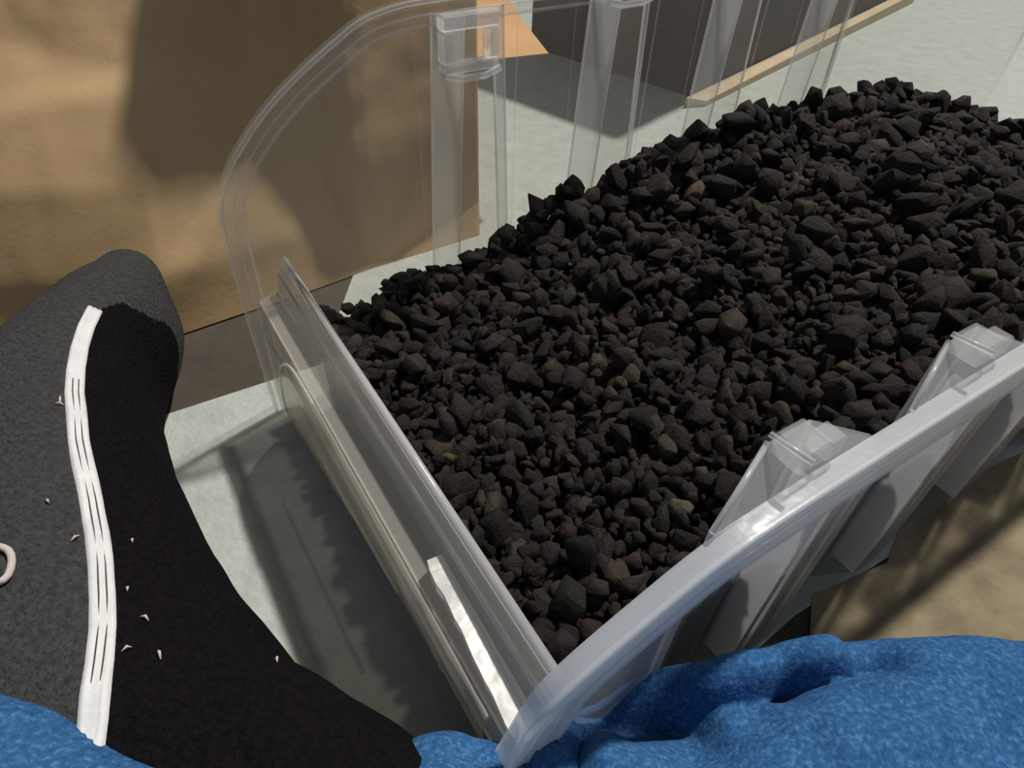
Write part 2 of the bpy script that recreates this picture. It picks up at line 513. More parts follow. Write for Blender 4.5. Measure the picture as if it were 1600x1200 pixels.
# posts (tapered hollow channels) of both long walls
def far_post(s0, top, cap):
    """two legs that lean together under a small square cap with a hole"""
    d = -0.016
    bm = bmesh.new()
    for sg in (-1, 1):
        # slanted side strip, tapering upwards
        o0, i0, o1, i1 = 0.046 * sg, 0.027 * sg, 0.031 * sg, 0.012 * sg
        th = 0.0018
        add_hexa(bm, [(s0 + o0, 0.0, 0.0), (s0 + i0, d, 0.0), (s0 + i0, d + th, 0.0), (s0 + o0, th, 0.0),
                      (s0 + o1, 0.0, top), (s0 + i1, d, top), (s0 + i1, d + th, top), (s0 + o1, th, top)])
    pst = obj('wall_post', bm, M_FROST, tray)
    bm = bmesh.new()
    for sg in (-1, 1):
        for (b0, b1) in ((0.046, 0.031), (0.027, 0.012)):
            tt = -0.0005 if b0 > 0.04 else d
            add_tube(bm, [(s0 + sg * b0, tt, 0.0), (s0 + sg * b1, tt, top)], 0.0009, 6)
    obj('post_edge', bm, M_BEAD, pst, True)
    bm = bmesh.new()
    th = 0.0016
    add_hexa(bm, [(s0 - 0.027, d, 0.0), (s0 + 0.027, d, 0.0), (s0 + 0.027, d + th, 0.0), (s0 - 0.027, d + th, 0.0),
                  (s0 - 0.012, d, top), (s0 + 0.012, d, top), (s0 + 0.012, d + th, top), (s0 - 0.012, d + th, top)])
    obj('post_face', bm, M_CLEARW, pst)
    # back wall of the channel, level with the bays
    bm = bmesh.new()
    add_hexa(bm, [(s0 - 0.046, 0.0, 0.0), (s0 + 0.046, 0.0, 0.0), (s0 + 0.046, th, 0.0), (s0 - 0.046, th, 0.0),
                  (s0 - 0.046, 0.0, 0.327), (s0 + 0.046, 0.0, 0.327), (s0 + 0.046, th, 0.327), (s0 - 0.046, th, 0.327)])
    obj('post_back', bm, M_CLEARW, pst)
    # cap: an open square frame with a thick bright lower lip
    bm = bmesh.new()
    sc_ = s0 - 0.011
    w, z0, z1 = 0.024, top - cap, top + 0.004
    t0, t1 = d - 0.010, d
    add_box(bm, sc_ - w, sc_ + w, t0, t1, z0, z0 + min(0.008, cap * 0.2))
    add_box(bm, sc_ - w, sc_ + w, t0, t1, z1 - min(0.016, cap * 0.3), z1)
    add_box(bm, sc_ - w, sc_ - w + 0.010, t0, t1, z0 + min(0.008, cap * 0.2), z1 - min(0.016, cap * 0.3))
    add_box(bm, sc_ + w - 0.010, sc_ + w, t0, t1, z0 + min(0.008, cap * 0.2), z1 - min(0.016, cap * 0.3))
    bmesh.ops.bevel(bm, geom=bm.edges[:], offset=0.0015, segments=1, affect='EDGES')
    add_tube(bm, [(sc_ - w, t0, z0), (sc_ - w * 0.4, t0 - 0.002, z0 - 0.003), (sc_ + w * 0.4, t0 - 0.002, z0 - 0.003), (sc_ + w, t0, z0)], 0.0028, 8)
    obj('post_cap', bm, M_BEAD, pst)
    return pst

def near_post(s0):
    """recessed channel, trapezium in plan, with a fin outside and a stepped lug on top"""
    th = 0.0018
    q = [(-0.052, TN), (-0.012, TN + 0.014), (0.018, TN + 0.014), (0.050, TN)]
    zt = 0.250
    bm = bmesh.new()
    for i in range(3):
        a, b = q[i], q[i + 1]
        za = 0.236 if i == 0 else zt
        zb = 0.236 if i == 2 else zt
        add_hexa(bm, [(s0 + a[0], a[1], 0.0), (s0 + b[0], b[1], 0.0), (s0 + b[0], b[1] + th, 0.0), (s0 + a[0], a[1] + th, 0.0),
                      (s0 + a[0], a[1], za), (s0 + b[0], b[1], zb), (s0 + b[0], b[1] + th, zb), (s0 + a[0], a[1] + th, za)])
    pst = obj('wall_post', bm, M_NEAR, tray)
    # top plate closing the channel
    bm = bmesh.new()
    add_hexa(bm, [(s0 - 0.052, TN - 0.001, 0.234), (s0 + 0.050, TN - 0.001, 0.234), (s0 + 0.018, TN + 0.014, 0.248), (s0 - 0.012, TN + 0.014, 0.248),
                  (s0 - 0.052, TN - 0.001, 0.236), (s0 + 0.050, TN - 0.001, 0.236), (s0 + 0.018, TN + 0.014, 0.250), (s0 - 0.012, TN + 0.014, 0.250)])
    obj('post_top', bm, M_FROST, pst)
    # stepped lug
    bm = bmesh.new()
    add_box(bm, s0 - 0.007, s0 + 0.011, TN - 0.001, TN + 0.0155, 0.244, 0.256)
    add_box(bm, s0 + 0.011, s0 + 0.022, TN - 0.001, TN + 0.0105, 0.242, 0.253)
    bmesh.ops.bevel(bm, geom=bm.edges[:], offset=0.001, segments=1, affect='EDGES')
    obj('stacking_lug', bm, M_FROST, pst)
    bm = bmesh.new()
    add_tube(bm, [(s0 - 0.009, TN + 0.016, 0.2555), (s0 - 0.007, TN - 0.004, 0.2565)], 0.0015, 8)
    add_tube(bm, [(s0 - 0.052, TN, 0.237), (s0 - 0.010, TN + 0.015, 0.2515)], 0.0015, 8)
    obj('lug_ridge', bm, M_BEAD, pst, True)
    bm = bmesh.new()
    add_box(bm, s0 + 0.024, s0 + 0.0265, TN - 0.006, TN + 0.014, 0.03, 0.214)
    obj('post_fin', bm, M_BEAD, pst)
    return pst

for s in FAR_POSTS:
    far_post(s, *((0.322, 0.036) if s < 0.25 else (0.343, 0.022)))
for s in NEAR_POSTS:
    near_post(s)

# low front wall: profile (s, z) extruded along t, foot skewed slightly
FP = [(0.0, 0.0), (0.001, 0.05), (0.005, 0.118), (0.008, 0.127), (0.024, 0.131), (0.028, 0.146), (0.034, 0.156), (0.038, 0.156), (0.040, 0.145), (0.041, 0.10), (0.042, 0.0)]
def front_sheet(pts, th, name, mat, t0=-0.397, t1=-0.002, parent=None):
    bm = bmesh.new()
    inn = offset_curve(pts, th)
    def sk(p, t):
        return (p[0] + 0.026 * (t / -0.4) * max(0.0, 1 - p[1] / 0.10), t, p[1])
    rows = []
    NT = 20
    for k in range(NT + 1):
        t = t0 + (t1 - t0) * k / NT
        rows.append(([bm.verts.new(sk(p, t)) for p in pts], [bm.verts.new(sk(p, t)) for p in inn]))
    for k in range(NT):
        for side in (0, 1):
            A, B = rows[k][side], rows[k + 1][side]
            for i in range(len(pts) - 1):
                bm.faces.new((A[i], A[i + 1], B[i + 1], B[i]))
        for e in (0, -1):
            bm.faces.new((rows[k][0][e], rows[k + 1][0][e], rows[k + 1][1][e], rows[k][1][e]))
    for r in (rows[0], rows[-1]):
        for i in range(len(pts) - 1):
            bm.faces.new((r[0][i], r[0][i + 1], r[1][i + 1], r[1][i]))
    return obj(name, bm, mat, parent or tray)
fwall = front_sheet(FP[:4], 0.0016, 'front_wall', M_FRONT)
front_sheet(FP[3:7], 0.0016, 'front_ledge', M_FRONT, parent=fwall)
front_sheet(FP[7:], 0.0016, 'inner_wall', M_FROST, parent=fwall)
bm = bmesh.new()
add_tube(bm, [(0.036, -0.398, 0.157), (0.036, -0.001, 0.157)], 0.0032, 10)
obj('front_lip', bm, plastic('lip_plastic', 0.85, (0.9, 0.9, 0.9), (0.95, 0.95, 0.95), rough=0.2), fwall, True)
bm = bmesh.new()
add_tube(bm, [(0.0285, -0.398, 0.147), (0.0285, -0.001, 0.147)], 0.0016, 8)
add_tube(bm, [(0.024, -0.05, 0.130), (0.024, -0.001, 0.130)], 0.0014, 8)
add_tube(bm, [(0.008, -0.055, 0.100), (0.002, -0.001, 0.105)], 0.0012, 8)
obj('front_bead', bm, M_BEAD, fwall, True)
# raised label panel with a rounded top corner
PT = [(-0.034, 0.03), (-0.045, 0.07), (-0.060, 0.10), (-0.078, 0.118), (-0.098, 0.125), (-0.14, 0.1265)]
def surf(z):
    for i in range(len(FP) - 1):
        if FP[i][1] <= z <= FP[i + 1][1]:
            return FP[i][0] + (FP[i + 1][0] - FP[i][0]) * (z - FP[i][1]) / (FP[i + 1][1] - FP[i][1])
    return FP[-1][0]
def onfront(t, z, d=0.002):
    return (surf(z) - d + 0.026 * (t / -0.4) * max(0.0, 1 - z / 0.10), t, z)
pc = smooth_curve(PT, 6)
bm = bmesh.new()
add_tube(bm, [onfront(t, z) for t, z in pc], 0.0011, 8)
obj('panel_edge', bm, M_BEAD, fwall, True)
bm = bmesh.new()
cols = []
for t, z in pc + [(-0.14 - 0.02 * k, 0.1265) for k in range(1, 13)]:
    cols.append(([bm.verts.new(onfront(t, 0.012 + (z - 0.012) * k / 8, 0.0020)) for k in range(9)], [bm.verts.new(onfront(t, 0.012 + (z - 0.012) * k / 8, 0.0006)) for k in range(9)]))
for A, B in zip(cols[:-1], cols[1:]):
    for sd_ in (0, 1):
        for k in range(8):
            bm.faces.new((A[sd_][k], A[sd_][k + 1], B[sd_][k + 1], B[sd_][k]))
    for k in (0, 8):
        bm.faces.new((A[0][k], B[0][k], B[1][k], A[1][k]))
for A in (cols[0], cols[-1]):
    for k in range(8):
        bm.faces.new((A[0][k], A[0][k + 1], A[1][k + 1], A[1][k]))
obj('label_panel', bm, M_FRONT, fwall)
# ridge across the label panel and its short brace near the near corner
bm = bmesh.new()
add_tube(bm, [onfront(-0.10, 0.060), onfront(-0.265, 0.062)], 0.0012, 8)
add_tube(bm, [onfront(-0.285, 0.112), onfront(-0.325, 0.105)], 0.0012, 8)
add_tube(bm, [onfront(-0.325, 0.105), onfront(-0.318, 0.045)], 0.0010, 8)
obj('panel_rib', bm, M_BEAD, fwall, True)
bm = bmesh.new()  # added white wedge shaped like the sun's highlight on the ledge
rows = []
for k in range(15):
    t = -0.298 - 0.098 * k / 14
    w = 0.009 + 0.006 * k / 14 + 0.002 * noise.noise(Vector((t * 60, 0, 0)))
    z = 0.1385 - 0.0065 * k / 14
    rows.append([bm.verts.new(q) for q in ((0.0250 - w, t, z + 0.0012), (0.0250, t, z), (0.0250, t, 0.1315), (0.0250 - w, t, 0.130))])
for A, B in zip(rows[:-1], rows[1:]):
    for k in range(4):
        bm.faces.new((A[k], A[(k + 1) % 4], B[(k + 1) % 4], B[k]))
bm.faces.new(rows[0])
bm.faces.new(rows[-1][::-1])
obj('front_step', bm, M_SHINE, fwall)
# flat floor and the far short wall
bm = bmesh.new()
add_box(bm, 0.004, LEN, TN, 0.0, 0.0005, 0.003)
obj('tray_floor', bm, M_CLEAR, tray)
bm = bmesh.new()
add_box(bm, LEN - 0.002, LEN, TN, 0.0, 0.0, 0.24)
ew = obj('end_wall', bm, M_CLEARW, tray)
bm = bmesh.new()
add_tube(bm, [(LEN, TN, 0.24), (LEN, 0.0, 0.24)], 0.003, 8)
add_tube(bm, [(LEN, 0.0, 0.0), (LEN, 0.0, 0.33)], 0.002, 8)
obj('end_rim', bm, M_BEAD, ew, True)

# ------------------------------------------------------------------ stones
CTRL = []
for t in (-0.03, -0.12, -0.22, -0.31, -0.385):
    CTRL.append((0.05, t, 0.098 if t > -0.15 else 0.112))
CTRL += [(0.086, -0.03, 0.094), (0.131, -0.03, 0.112), (0.169, -0.03, 0.107), (0.238, -0.03, 0.125), (0.301, -0.03, 0.152), (0.423, -0.03, 0.178),
         (0.527, -0.03, 0.186), (0.644, -0.03, 0.176), (0.79, -0.03, 0.168), (0.90, -0.03, 0.140), (0.97, -0.03, 0.115), (1.09, -0.03, 0.07), (1.12, -0.03, 0.08),
         (0.12, -0.20, 0.104), (0.25, -0.20, 0.125), (0.40, -0.20, 0.160), (0.60, -0.20, 0.180), (0.80, -0.20, 0.155), (1.0, -0.20, 0.12), (1.12, -0.2, 0.09),
         (0.13, -0.385, 0.125), (0.20, -0.385, 0.155), (0.30, -0.385, 0.170), (0.40, -0.385, 0.180), (0.55, -0.385, 0.185), (0.75, -0.37, 0.17), (1.1, -0.37, 0.10)]
CT = np.array(CTRL)
def heap(s, t):
    d2 = ((CT[:, 0] - s) / 1.0) ** 2 + ((CT[:, 1] - t) / 0.8) ** 2 + 6e-4
    w = d2 ** -1.6
    z = float((w * CT[:, 2]).sum() / w.sum())
    return z + 0.008 * noise.noise(Vector((s * 14, t * 14, 0.3))) + 0.004 * noise.noise(Vector((s * 40, t * 40, 2.3)))

PALETTE = [((0.015, 0.0115, 0.0105), 5), ((0.021, 0.0165, 0.0145), 5), ((0.027, 0.022, 0.016), 3), ((0.009, 0.0075, 0.0075), 4), ((0.020, 0.0135, 0.0165), 3),
           ((0.015, 0.016, 0.0125), 3), ((0.042, 0.034, 0.025), 1.6), ((0.025, 0.015, 0.0135), 2)]
PW = np.array([w for _, w in PALETTE], float)
PW /= PW.sum()

def stone_shape(seed):
    r = random.Random(seed)
    bm = bmesh.new()
    ax = (1.0, r.uniform(0.62, 0.95), r.uniform(0.45, 0.75))
    n = r.randint(13, 20)
    for k in range(n):
        z = 1 - 2 * (k + 0.5) / n
        a = k * 2.39996 + r.uniform(-0.5, 0.5)
        q = math.sqrt(max(0, 1 - z * z))
        s = r.uniform(0.68, 1.28)
        bm.verts.new((ax[0] * q * math.cos(a) * s, ax[1] * q * math.sin(a) * s, ax[2] * z * s))
    res = bmesh.ops.convex_hull(bm, input=bm.verts[:])
    loose = [v for v in bm.verts if not v.link_faces]
    bmesh.ops.delete(bm, geom=loose, context='VERTS')
    bmesh.ops.bevel(bm, geom=bm.edges[:], offset=0.035, segments=1, affect='EDGES', clamp_overlap=True)
    bmesh.ops.triangulate(bm, faces=bm.faces[:])
    bm.verts.ensure_lookup_table()
    V = np.array([v.co[:] for v in bm.verts])
    F = np.array([[v.index for v in f.verts] for f in bm.faces])
    bm.verts.index_update()
    F = np.array([[v.index for v in f.verts] for f in bm.faces])
    bm.free()
    return V, F
SHAPES = [stone_shape(100 + k) for k in range(26)]

def rot(rn):
    q = rn.normal(size=4)
    q /= np.linalg.norm(q)
    w, x, y, z = q
    return np.array([[1 - 2 * (y * y + z * z), 2 * (x * y - z * w), 2 * (x * z + y * w)], [2 * (x * y + z * w), 1 - 2 * (x * x + z * z), 2 * (y * z - x * w)],
                     [2 * (x * z - y * w), 2 * (y * z + x * w), 1 - 2 * (x * x + y * y)]])

stones = []   # world position, radius, rotation, shape, tint index, top layer?
def size_at(s, t):
    d = (TM @ Vector((s, t, 0.14)) - CAMP).length
    return 0.0053 + 0.0050 * max(0.0, d - 0.30)
for layer in range(3):
    s = 0.050
    while s < LEN - 0.02:
        rr0 = size_at(s, -0.2)
        step = rr0 * (1.35 if layer < 2 else 2.4)
        t = TN + 0.012
        while t < -0.010:
            rr = size_at(s, t) * float(np.clip(rng.lognormal(0.0, 0.38), 0.5, 2.0))
            if layer == 2:
                rr *= 1.25
            ss = s + rng.uniform(-0.5, 0.5) * step
            tt = t + rng.uniform(-0.5, 0.5) * step
            ss = min(max(ss, 0.043 + rr), LEN - 0.01 - rr)
            # keep clear of the near posts
            tlo = TN + 0.004 + rr
            for pp in NEAR_POSTS:
                if abs(ss - pp) < 0.05:
                    tlo = TN + 0.018 + rr
            thi = -0.003 - rr
            for pp in FAR_POSTS:
                if abs(ss - pp) < 0.04:
                    thi = -0.018 - rr
            tt = min(max(tt, tlo), thi)
            z = heap(ss, tt) + (0.0 if layer == 0 else (0.30 * rr if layer == 1 else 0.75 * rr)) - (0.9 * rr if layer == 0 else 0.0) + rng.uniform(-0.25, 0.25) * rr
            pw = TM @ Vector((ss, tt, z))
            stones.append([pw, rr, rot(rng), int(rng.integers(len(SHAPES))), int(rng.choice(len(PALETTE), p=PW)), layer])
            t += step
        s += step

def px(p):
    d = p - CAMP
    w = -d.dot(BACK)
    return 800 + 1000 * d.dot(RIGHT) / w, 600 - 1000 * d.dot(UP) / w, w

# which stones show largest: on top of the heap, inside the frame, not behind the near rim
cand = []
for i, st in enumerate(stones):
    if st[5] == 0:
        continue
    x, y, w = px(st[0])
    if not (20 < x < 1580 and 110 < y < 1180):
        continue
    lim = 1060 - (x - 850) * 0.66 - 12
    if y > lim or (x < 850 and y > 1060 - (850 - x) * 1.56 - 10 and x < 850):
        continue
    cand.append((st[1] / w * (1.15 if st[5] == 2 else 1.0), i))
cand.sort(reverse=True)
single = {i for _, i in cand[:292]}

# the rest of the heap: one mass, over a dark filled body
VV, FF, CC = [], [], []
off = 0
for i, st in enumerate(stones):
    if i in single:
        continue
    V, F = SHAPES[st[3]]
    W = (V * st[1]) @ st[2].T + np.array(st[0][:])
    VV.append(W)
    FF.append(F + off)
    off += len(V)
    base_c = np.array(PALETTE[st[4]][0]) * float(np.exp(rng.normal(0, 0.22)))
    CC.append(np.repeat(np.array([[*base_c, 1.0]]), len(F), axis=0))
# filler body under the surface
gs, gt = 90, 34
fv, ff = [], []
for a in range(gs + 1):
    for b in range(gt + 1):
        s = 0.044 + (LEN - 0.05) * a / gs
        tl = TN + (0.019 if any(abs(s - pp_) < 0.055 for pp_ in NEAR_POSTS) else 0.004)
        t = tl + (-0.022 - tl) * b / gt
        fv.append((TM @ Vector((s, t, max(0.02, heap(s, t) - 0.012))))[:])
for a in range(gs):
    for b in range(gt):
        q = [a * (gt + 1) + b, (a + 1) * (gt + 1) + b, (a + 1) * (gt + 1) + b + 1, a * (gt + 1) + b + 1]
        ff += [[q[0], q[1], q[2]], [q[0], q[2], q[3]]]
ring = [a * (gt + 1) for a in range(gs + 1)] + [gs * (gt + 1) + b for b in range(1, gt + 1)] + [a * (gt + 1) + gt for a in range(gs - 1, -1, -1)] + [b for b in range(gt - 1, 0, -1)]
nb = len(fv)
for r_ in ring:
    p = fv[r_]
    fv.append((p[0], p[1], 0.004))
for k in range(len(ring)):
    k2 = (k + 1) % len(ring)
    ff += [[ring[k], ring[k2], nb + k2], [ring[k], nb + k2, nb + k]]
VV.append(np.array(fv))
FF.append(np.array(ff) + off)
CC.append(np.repeat(np.array([[0.008, 0.007, 0.007, 1.0]]), len(ff), axis=0))

def mesh_np(name, V, F, C):
    me = bpy.data.meshes.new(name)
    me.vertices.add(len(V))
    me.vertices.foreach_set('co', V.astype(np.float32).ravel())
    me.loops.add(len(F) * 3)
    me.loops.foreach_set('vertex_index', F.astype(np.int32).ravel())
    me.polygons.add(len(F))
    me.polygons.foreach_set('loop_start', np.arange(0, len(F) * 3, 3, dtype=np.int32))
    me.update(calc_edges=True)
    at_ = me.attributes.new('tint', 'FLOAT_COLOR', 'FACE')
    at_.data.foreach_set('color', C.astype(np.float32).ravel())
    return me
me = mesh_np('gravel', np.concatenate(VV), np.concatenate(FF), np.concatenate(CC))
gv = link('gravel', me, M_STONE)
tag(gv, 'heap of dark angular crushed stone filling the clear plastic tray', 'gravel', kind='stuff')

# the stones that show largest, each an object of its own
cache = {}
def stone_mesh(shape, col, key):
    if key not in cache:
        V, F = SHAPES[shape]
        cache[key] = mesh_np('stone', V, F, np.repeat(np.array([[*col, 1.0]]), len(F), axis=0))
        cache[key].materials.append(M_STONE)
    return cache[key]
SPECIAL = [((931, 668), (0.125, 0.105, 0.080), 0.0105, 'pale buff blocky stone, the lightest one in the middle of the heap'),
           ((703, 722), (0.095, 0.070, 0.030), 0.0085, 'ochre yellow stone close to the low front wall lip'),
           ((795, 776), (0.110, 0.062, 0.040), 0.0060, 'small orange-brown upright stone above the near front corner'),
           ((1060, 796), (0.090, 0.078, 0.060), 0.0085, 'upright pale brown stone left of the nearest stacking lug'),
           ((1085, 306), (0.085, 0.066, 0.042), 0.0150, 'tan stone on the far slope of the heap under the posts'),
           ((1244, 292), (0.085, 0.056, 0.045), 0.0120, 'reddish brown stone high on the heap'),
           ((1048, 512), (0.080, 0.068, 0.056), 0.0075, 'small light stone in the centre of the heap'),
           ((1568, 205), (0.055, 0.062, 0.030), 0.0220, 'large mossy green-grey stone at the right end of the heap')]
def heap_hit(x, y):
    r = ray(x, y).normalized()
    d = 0.2
    while d < 3:
        p = CAMP + r * d
        q = TMI @ p
        if 0.04 < q.x < LEN and TN < q.y < 0 and q.z < heap(q.x, q.y):
            return p
        d += 0.003
    return None
for k, ((x, y), c, r_, lab) in enumerate(SPECIAL):
    p = heap_hit(x, y)
    if p is None:
        continue
    o = bpy.data.objects.new('stone', stone_mesh(k, c, ('sp', k)))
    Rm = Matrix(rot(rng).tolist()).to_4x4()
    o.matrix_world = Matrix.Translation(p + Vector((0, -0.002, 0.004))) @ Rm @ Matrix.Scale(r_, 4)
    COL.objects.link(o)
    tag(o, lab, 'stone', 'stones of the heap')
CNAME = ['dark brown-black', 'dark grey-brown', 'olive-brown', 'near-black', 'purplish dark', 'greenish dark', 'light brown', 'reddish dark']
ORD = ['leftmost', 'second from left', 'third from left', 'fourth from left', 'fifth from left', 'sixth from left', 'seventh from left', 'eighth from left', 'ninth from left', 'tenth from left']
def describe(i):
    st = stones[i]
    q = TMI @ st[0]
    x, y, w = px(st[0])
    r_ = st[1] / w * 1000
    V = SHAPES[st[3]][0]
    ext = V.max(0) - V.min(0)
    size = 'small' if r_ < 17 else ('medium' if r_ < 20.5 else 'large')
    shp = 'flat' if ext[2] / ext[0] < 0.5 else ('blocky' if ext[1] / ext[0] > 0.82 else 'long')
    if q.x < 0.10:
        zn = 'just behind the low front wall'
    elif q.y < -0.34:
        zn = 'beside the near curved rim'
    elif q.y > -0.10:
        zn = 'along the far ribbed wall'
    elif q.x < 0.22:
        zn = 'in the low front third'
    elif q.x < 0.40:
        zn = 'in the middle of the heap'
    elif q.x < 0.62:
        zn = 'on the upper middle slope'
    else:
        zn = 'near the top right end'
    return '%s %s %s stone %s' % (size, CNAME[st[4]], shp, zn), x
byl = {}
for i in single:
    d, x = describe(i)
    byl.setdefault(d, []).append((x, i))
label_of = {}
for d, L in byl.items():
    L.sort()
    for k, (x, i) in enumerate(L):
        label_of[i] = d if len(L) == 1 else ORD[min(k, 9)] + ' of the ' + d.replace(' stone ', ' stones ')
for i in sorted(single):
    st = stones[i]
    c = PALETTE[st[4]][0]
    o = bpy.data.objects.new('stone', stone_mesh(st[3], c, (st[3], st[4])))
    o.matrix_world = Matrix.Translation(st[0]) @ Matrix(st[2].tolist()).to_4x4() @ Matrix.Scale(st[1], 4)
    COL.objects.link(o)
    tag(o, label_of[i], 'stone', 'stones of the heap')

# ------------------------------------------------------------------ the sitter: black trousers, blue fleece
ZM = 0.075
LEFTP = [(203, 428), (168, 446), (130, 484), (90, 532), (42, 592), (-15, 670), (-90, 760), (-170, 870), (-240, 980), (-300, 1090), (-350, 1200), (-380, 1400)]
RIGHTP = [(238, 424), (264, 440), (272, 475), (266, 525), (250, 580), (243, 632), (264, 690), (322, 846), (392, 968), (488, 1090), (640, 1160), (900, 1330)]
TOPS = [0.024, 0.042, 0.056, 0.068, 0.078, 0.085, 0.092, 0.098, 0.104, 0.108, 0.110, 0.110]
bm = bmesh.new()
NSEC = 28
secs = []
for (l, r, h) in zip(LEFTP, RIGHTP, TOPS):
    L, R_ = at(*l, ZM), at(*r, ZM)
    c = (L + R_) / 2
    hv = (R_ - L) / 2
    ring = []
    for k in range(NSEC):
        a = 2 * math.pi * k / NSEC
        ca, sa = math.cos(a), math.sin(a)
        e = 0.85
        ca = math.copysign(abs(ca) ** e, ca)
        sa = math.copysign(abs(sa) ** e, sa)
        ring.append(bm.verts.new(c + hv * ca + Vector((0, 0, (h if sa > 0 else ZM - 0.004) * sa))))
    secs.append(ring)
for A, B in zip(secs[:-1], secs[1:]):
    for k in range(NSEC):
        bm.faces.new((A[k], A[(k + 1) % NSEC], B[(k + 1) % NSEC], B[k]))
bm.faces.new(secs[0][::-1])
bm.faces.new(secs[-1])
def add_capsule(path, rad, n=20):
    add_tube(bm, path, rad, n)
def add_ball(c, r):
    res = bmesh.ops.create_uvsphere(bm, u_segments=24, v_segments=14, radius=1.0)
    for v in res['verts']:
        v.co = Vector((v.co.x * r[0] + c[0], v.co.y * r[1] + c[1], v.co.z * r[2] + c[2]))
add_ball((0.02, -0.30, 0.13), (0.23, 0.17, 0.13))                       # pelvis
add_capsule([(0.10, -0.28, 0.10), (0.28, -0.10, 0.085), (0.48, 0.02, 0.08), (0.66, 0.09, 0.075)], [0.10, 0.085, 0.072, 0.062])   # right thigh
add_ball((0.66, 0.09, 0.075), (0.068, 0.068, 0.068))
add_capsule([(0.66, 0.09, 0.07), (0.52, -0.10, 0.06), (0.36, -0.24, 0.05), (0.26, -0.34, 0.05)], [0.060, 0.055, 0.048, 0.045])   # right shin folded under
add_capsule([(0.02, -0.32, 0.16), (0.02, -0.36, 0.30), (0.02, -0.38, 0.42), (0.02, -0.38, 0.52)], [0.15, 0.15, 0.16, 0.15])     # trunk
tmp = bpy.data.meshes.new('tmp')
bmesh.ops.recalc_face_normals(bm, faces=bm.faces[:])
bm.to_mesh(tmp)
bm.free()
to = bpy.data.objects.new('tmp', tmp)
COL.objects.link(to)
md = to.modifiers.new('r', 'REMESH')
md.mode = 'VOXEL'
md.voxel_size = 0.0036
dg = bpy.context.evaluated_depsgraph_get()
me = bpy.data.meshes.new_from_object(to.evaluated_get(dg))
bpy.data.objects.remove(to)
bm = bmesh.new()
bm.from_mesh(me)
for _ in range(5):
    bmesh.ops.smooth_vert(bm, verts=bm.verts[:], factor=0.5, use_axis_x=True, use_axis_y=True, use_axis_z=True)
bm.normal_update()
for v in bm.verts:                                                       # soft wrinkles of the cloth
    q = v.co
    d = 0.006 * noise.noise(Vector((q.x * 11, q.y * 11, q.z * 11))) + 0.003 * noise.noise(Vector((q.x * 30, q.y * 22, q.z * 22)))
    v.co = q + v.normal * d
bm.normal_update()
tree = BVHTree.FromBMesh(bm)
def on_leg(x, y):
    h = tree.ray_cast(CAMP, ray(x, y).normalized())
    return (h[0], h[1]) if h[0] is not None else (None, None)
PIPE = [(147, 486), (134, 512), (124, 545), (118, 580), (116, 615), (119, 650), (123, 690), (131, 735), (142, 785), (151, 835), (157, 885), (160, 935), (160, 985), (156, 1035), (151, 1085), (146, 1130), (141, 1165), (136, 1200), (130, 1240)]
pipe_pts = []
for q in PIPE:
    h, n_ = on_leg(*q)
    if h is not None:
        pipe_pts.append((h, n_))
# black faces lie right of the piping and below a line across the knee
knee_line = [on_leg(*q)[0] for q in [(150, 455), (165, 452), (200, 478), (240, 500), (266, 512)]]
knee_line = [q for q in knee_line if q is not None]
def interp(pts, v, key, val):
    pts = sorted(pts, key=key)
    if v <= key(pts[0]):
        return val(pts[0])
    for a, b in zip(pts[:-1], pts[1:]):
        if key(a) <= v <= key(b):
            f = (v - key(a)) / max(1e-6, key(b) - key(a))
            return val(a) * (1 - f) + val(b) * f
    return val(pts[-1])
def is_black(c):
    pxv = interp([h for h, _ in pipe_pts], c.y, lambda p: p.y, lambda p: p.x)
    sy = interp(knee_line, c.x, lambda p: p.x, lambda p: p.y)
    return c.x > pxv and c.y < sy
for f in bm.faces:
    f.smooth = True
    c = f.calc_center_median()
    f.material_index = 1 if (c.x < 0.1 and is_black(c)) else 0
me2 = bpy.data.meshes.new('person')
bm.to_mesh(me2)
bm.free()
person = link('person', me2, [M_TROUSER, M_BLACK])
tag(person, 'seated person in black and charcoal trousers with white piping, blue fleece over the lap', 'person')
# white piping sewn down the leg
bm = bmesh.new()
rows = []
fine = []
for (a, an), (b, bn) in zip(pipe_pts[:-1], pipe_pts[1:]):
    for k in range(4):
        f = k / 4
        fine.append((a.lerp(b, f), an.lerp(bn, f).normalized()))
for i, (p_, n_) in enumerate(fine):
    d = (fine[min(i + 1, len(fine) - 1)][0] - fine[max(i - 1, 0)][0]).normalized()
    sd = d.cross(n_).normalized()
    w = 0.0053
    lift = 0.0032 + 0.0008 * math.sin(i * 0.7)
    rows.append([bm.verts.new(p_ + sd * w * u + n_ * h) for u, h in ((-1, -0.003), (-0.95, lift * 0.8), (-0.5, lift), (-0.3, lift * 0.75), (0.0, lift * 1.05), (0.3, lift * 0.75), (0.5, lift), (0.95, lift * 0.8), (1, -0.003))])
for A, B in zip(rows[:-1], rows[1:]):
    for k in range(8):
        bm.faces.new((A[k], A[k + 1], B[k + 1], B[k]))
bm.faces.new(rows[0])
bm.faces.new(rows[-1][::-1])
pp = obj('trouser_piping', bm, M_PIPING, person, True)
pp['label'] = 'white ribbed piping down the trouser leg'
for u in (-0.3, 0.3):
    bm = bmesh.new()
    line = []
    for i, (p_, n_) in enumerate(fine):
        d = (fine[min(i + 1, len(fine) - 1)][0] - fine[max(i - 1, 0)][0]).normalized()
        line.append(p_ + d.cross(n_).normalized() * 0.0053 * u + n_ * 0.0027)
    add_tube(bm, line[len(line) // 5: int(len(line) * 0.78)], 0.00032, 5)
    st_ = obj('stitch_line', bm, M_DARK, pp, True)
    st_['label'] = 'dark stitching along the piping'

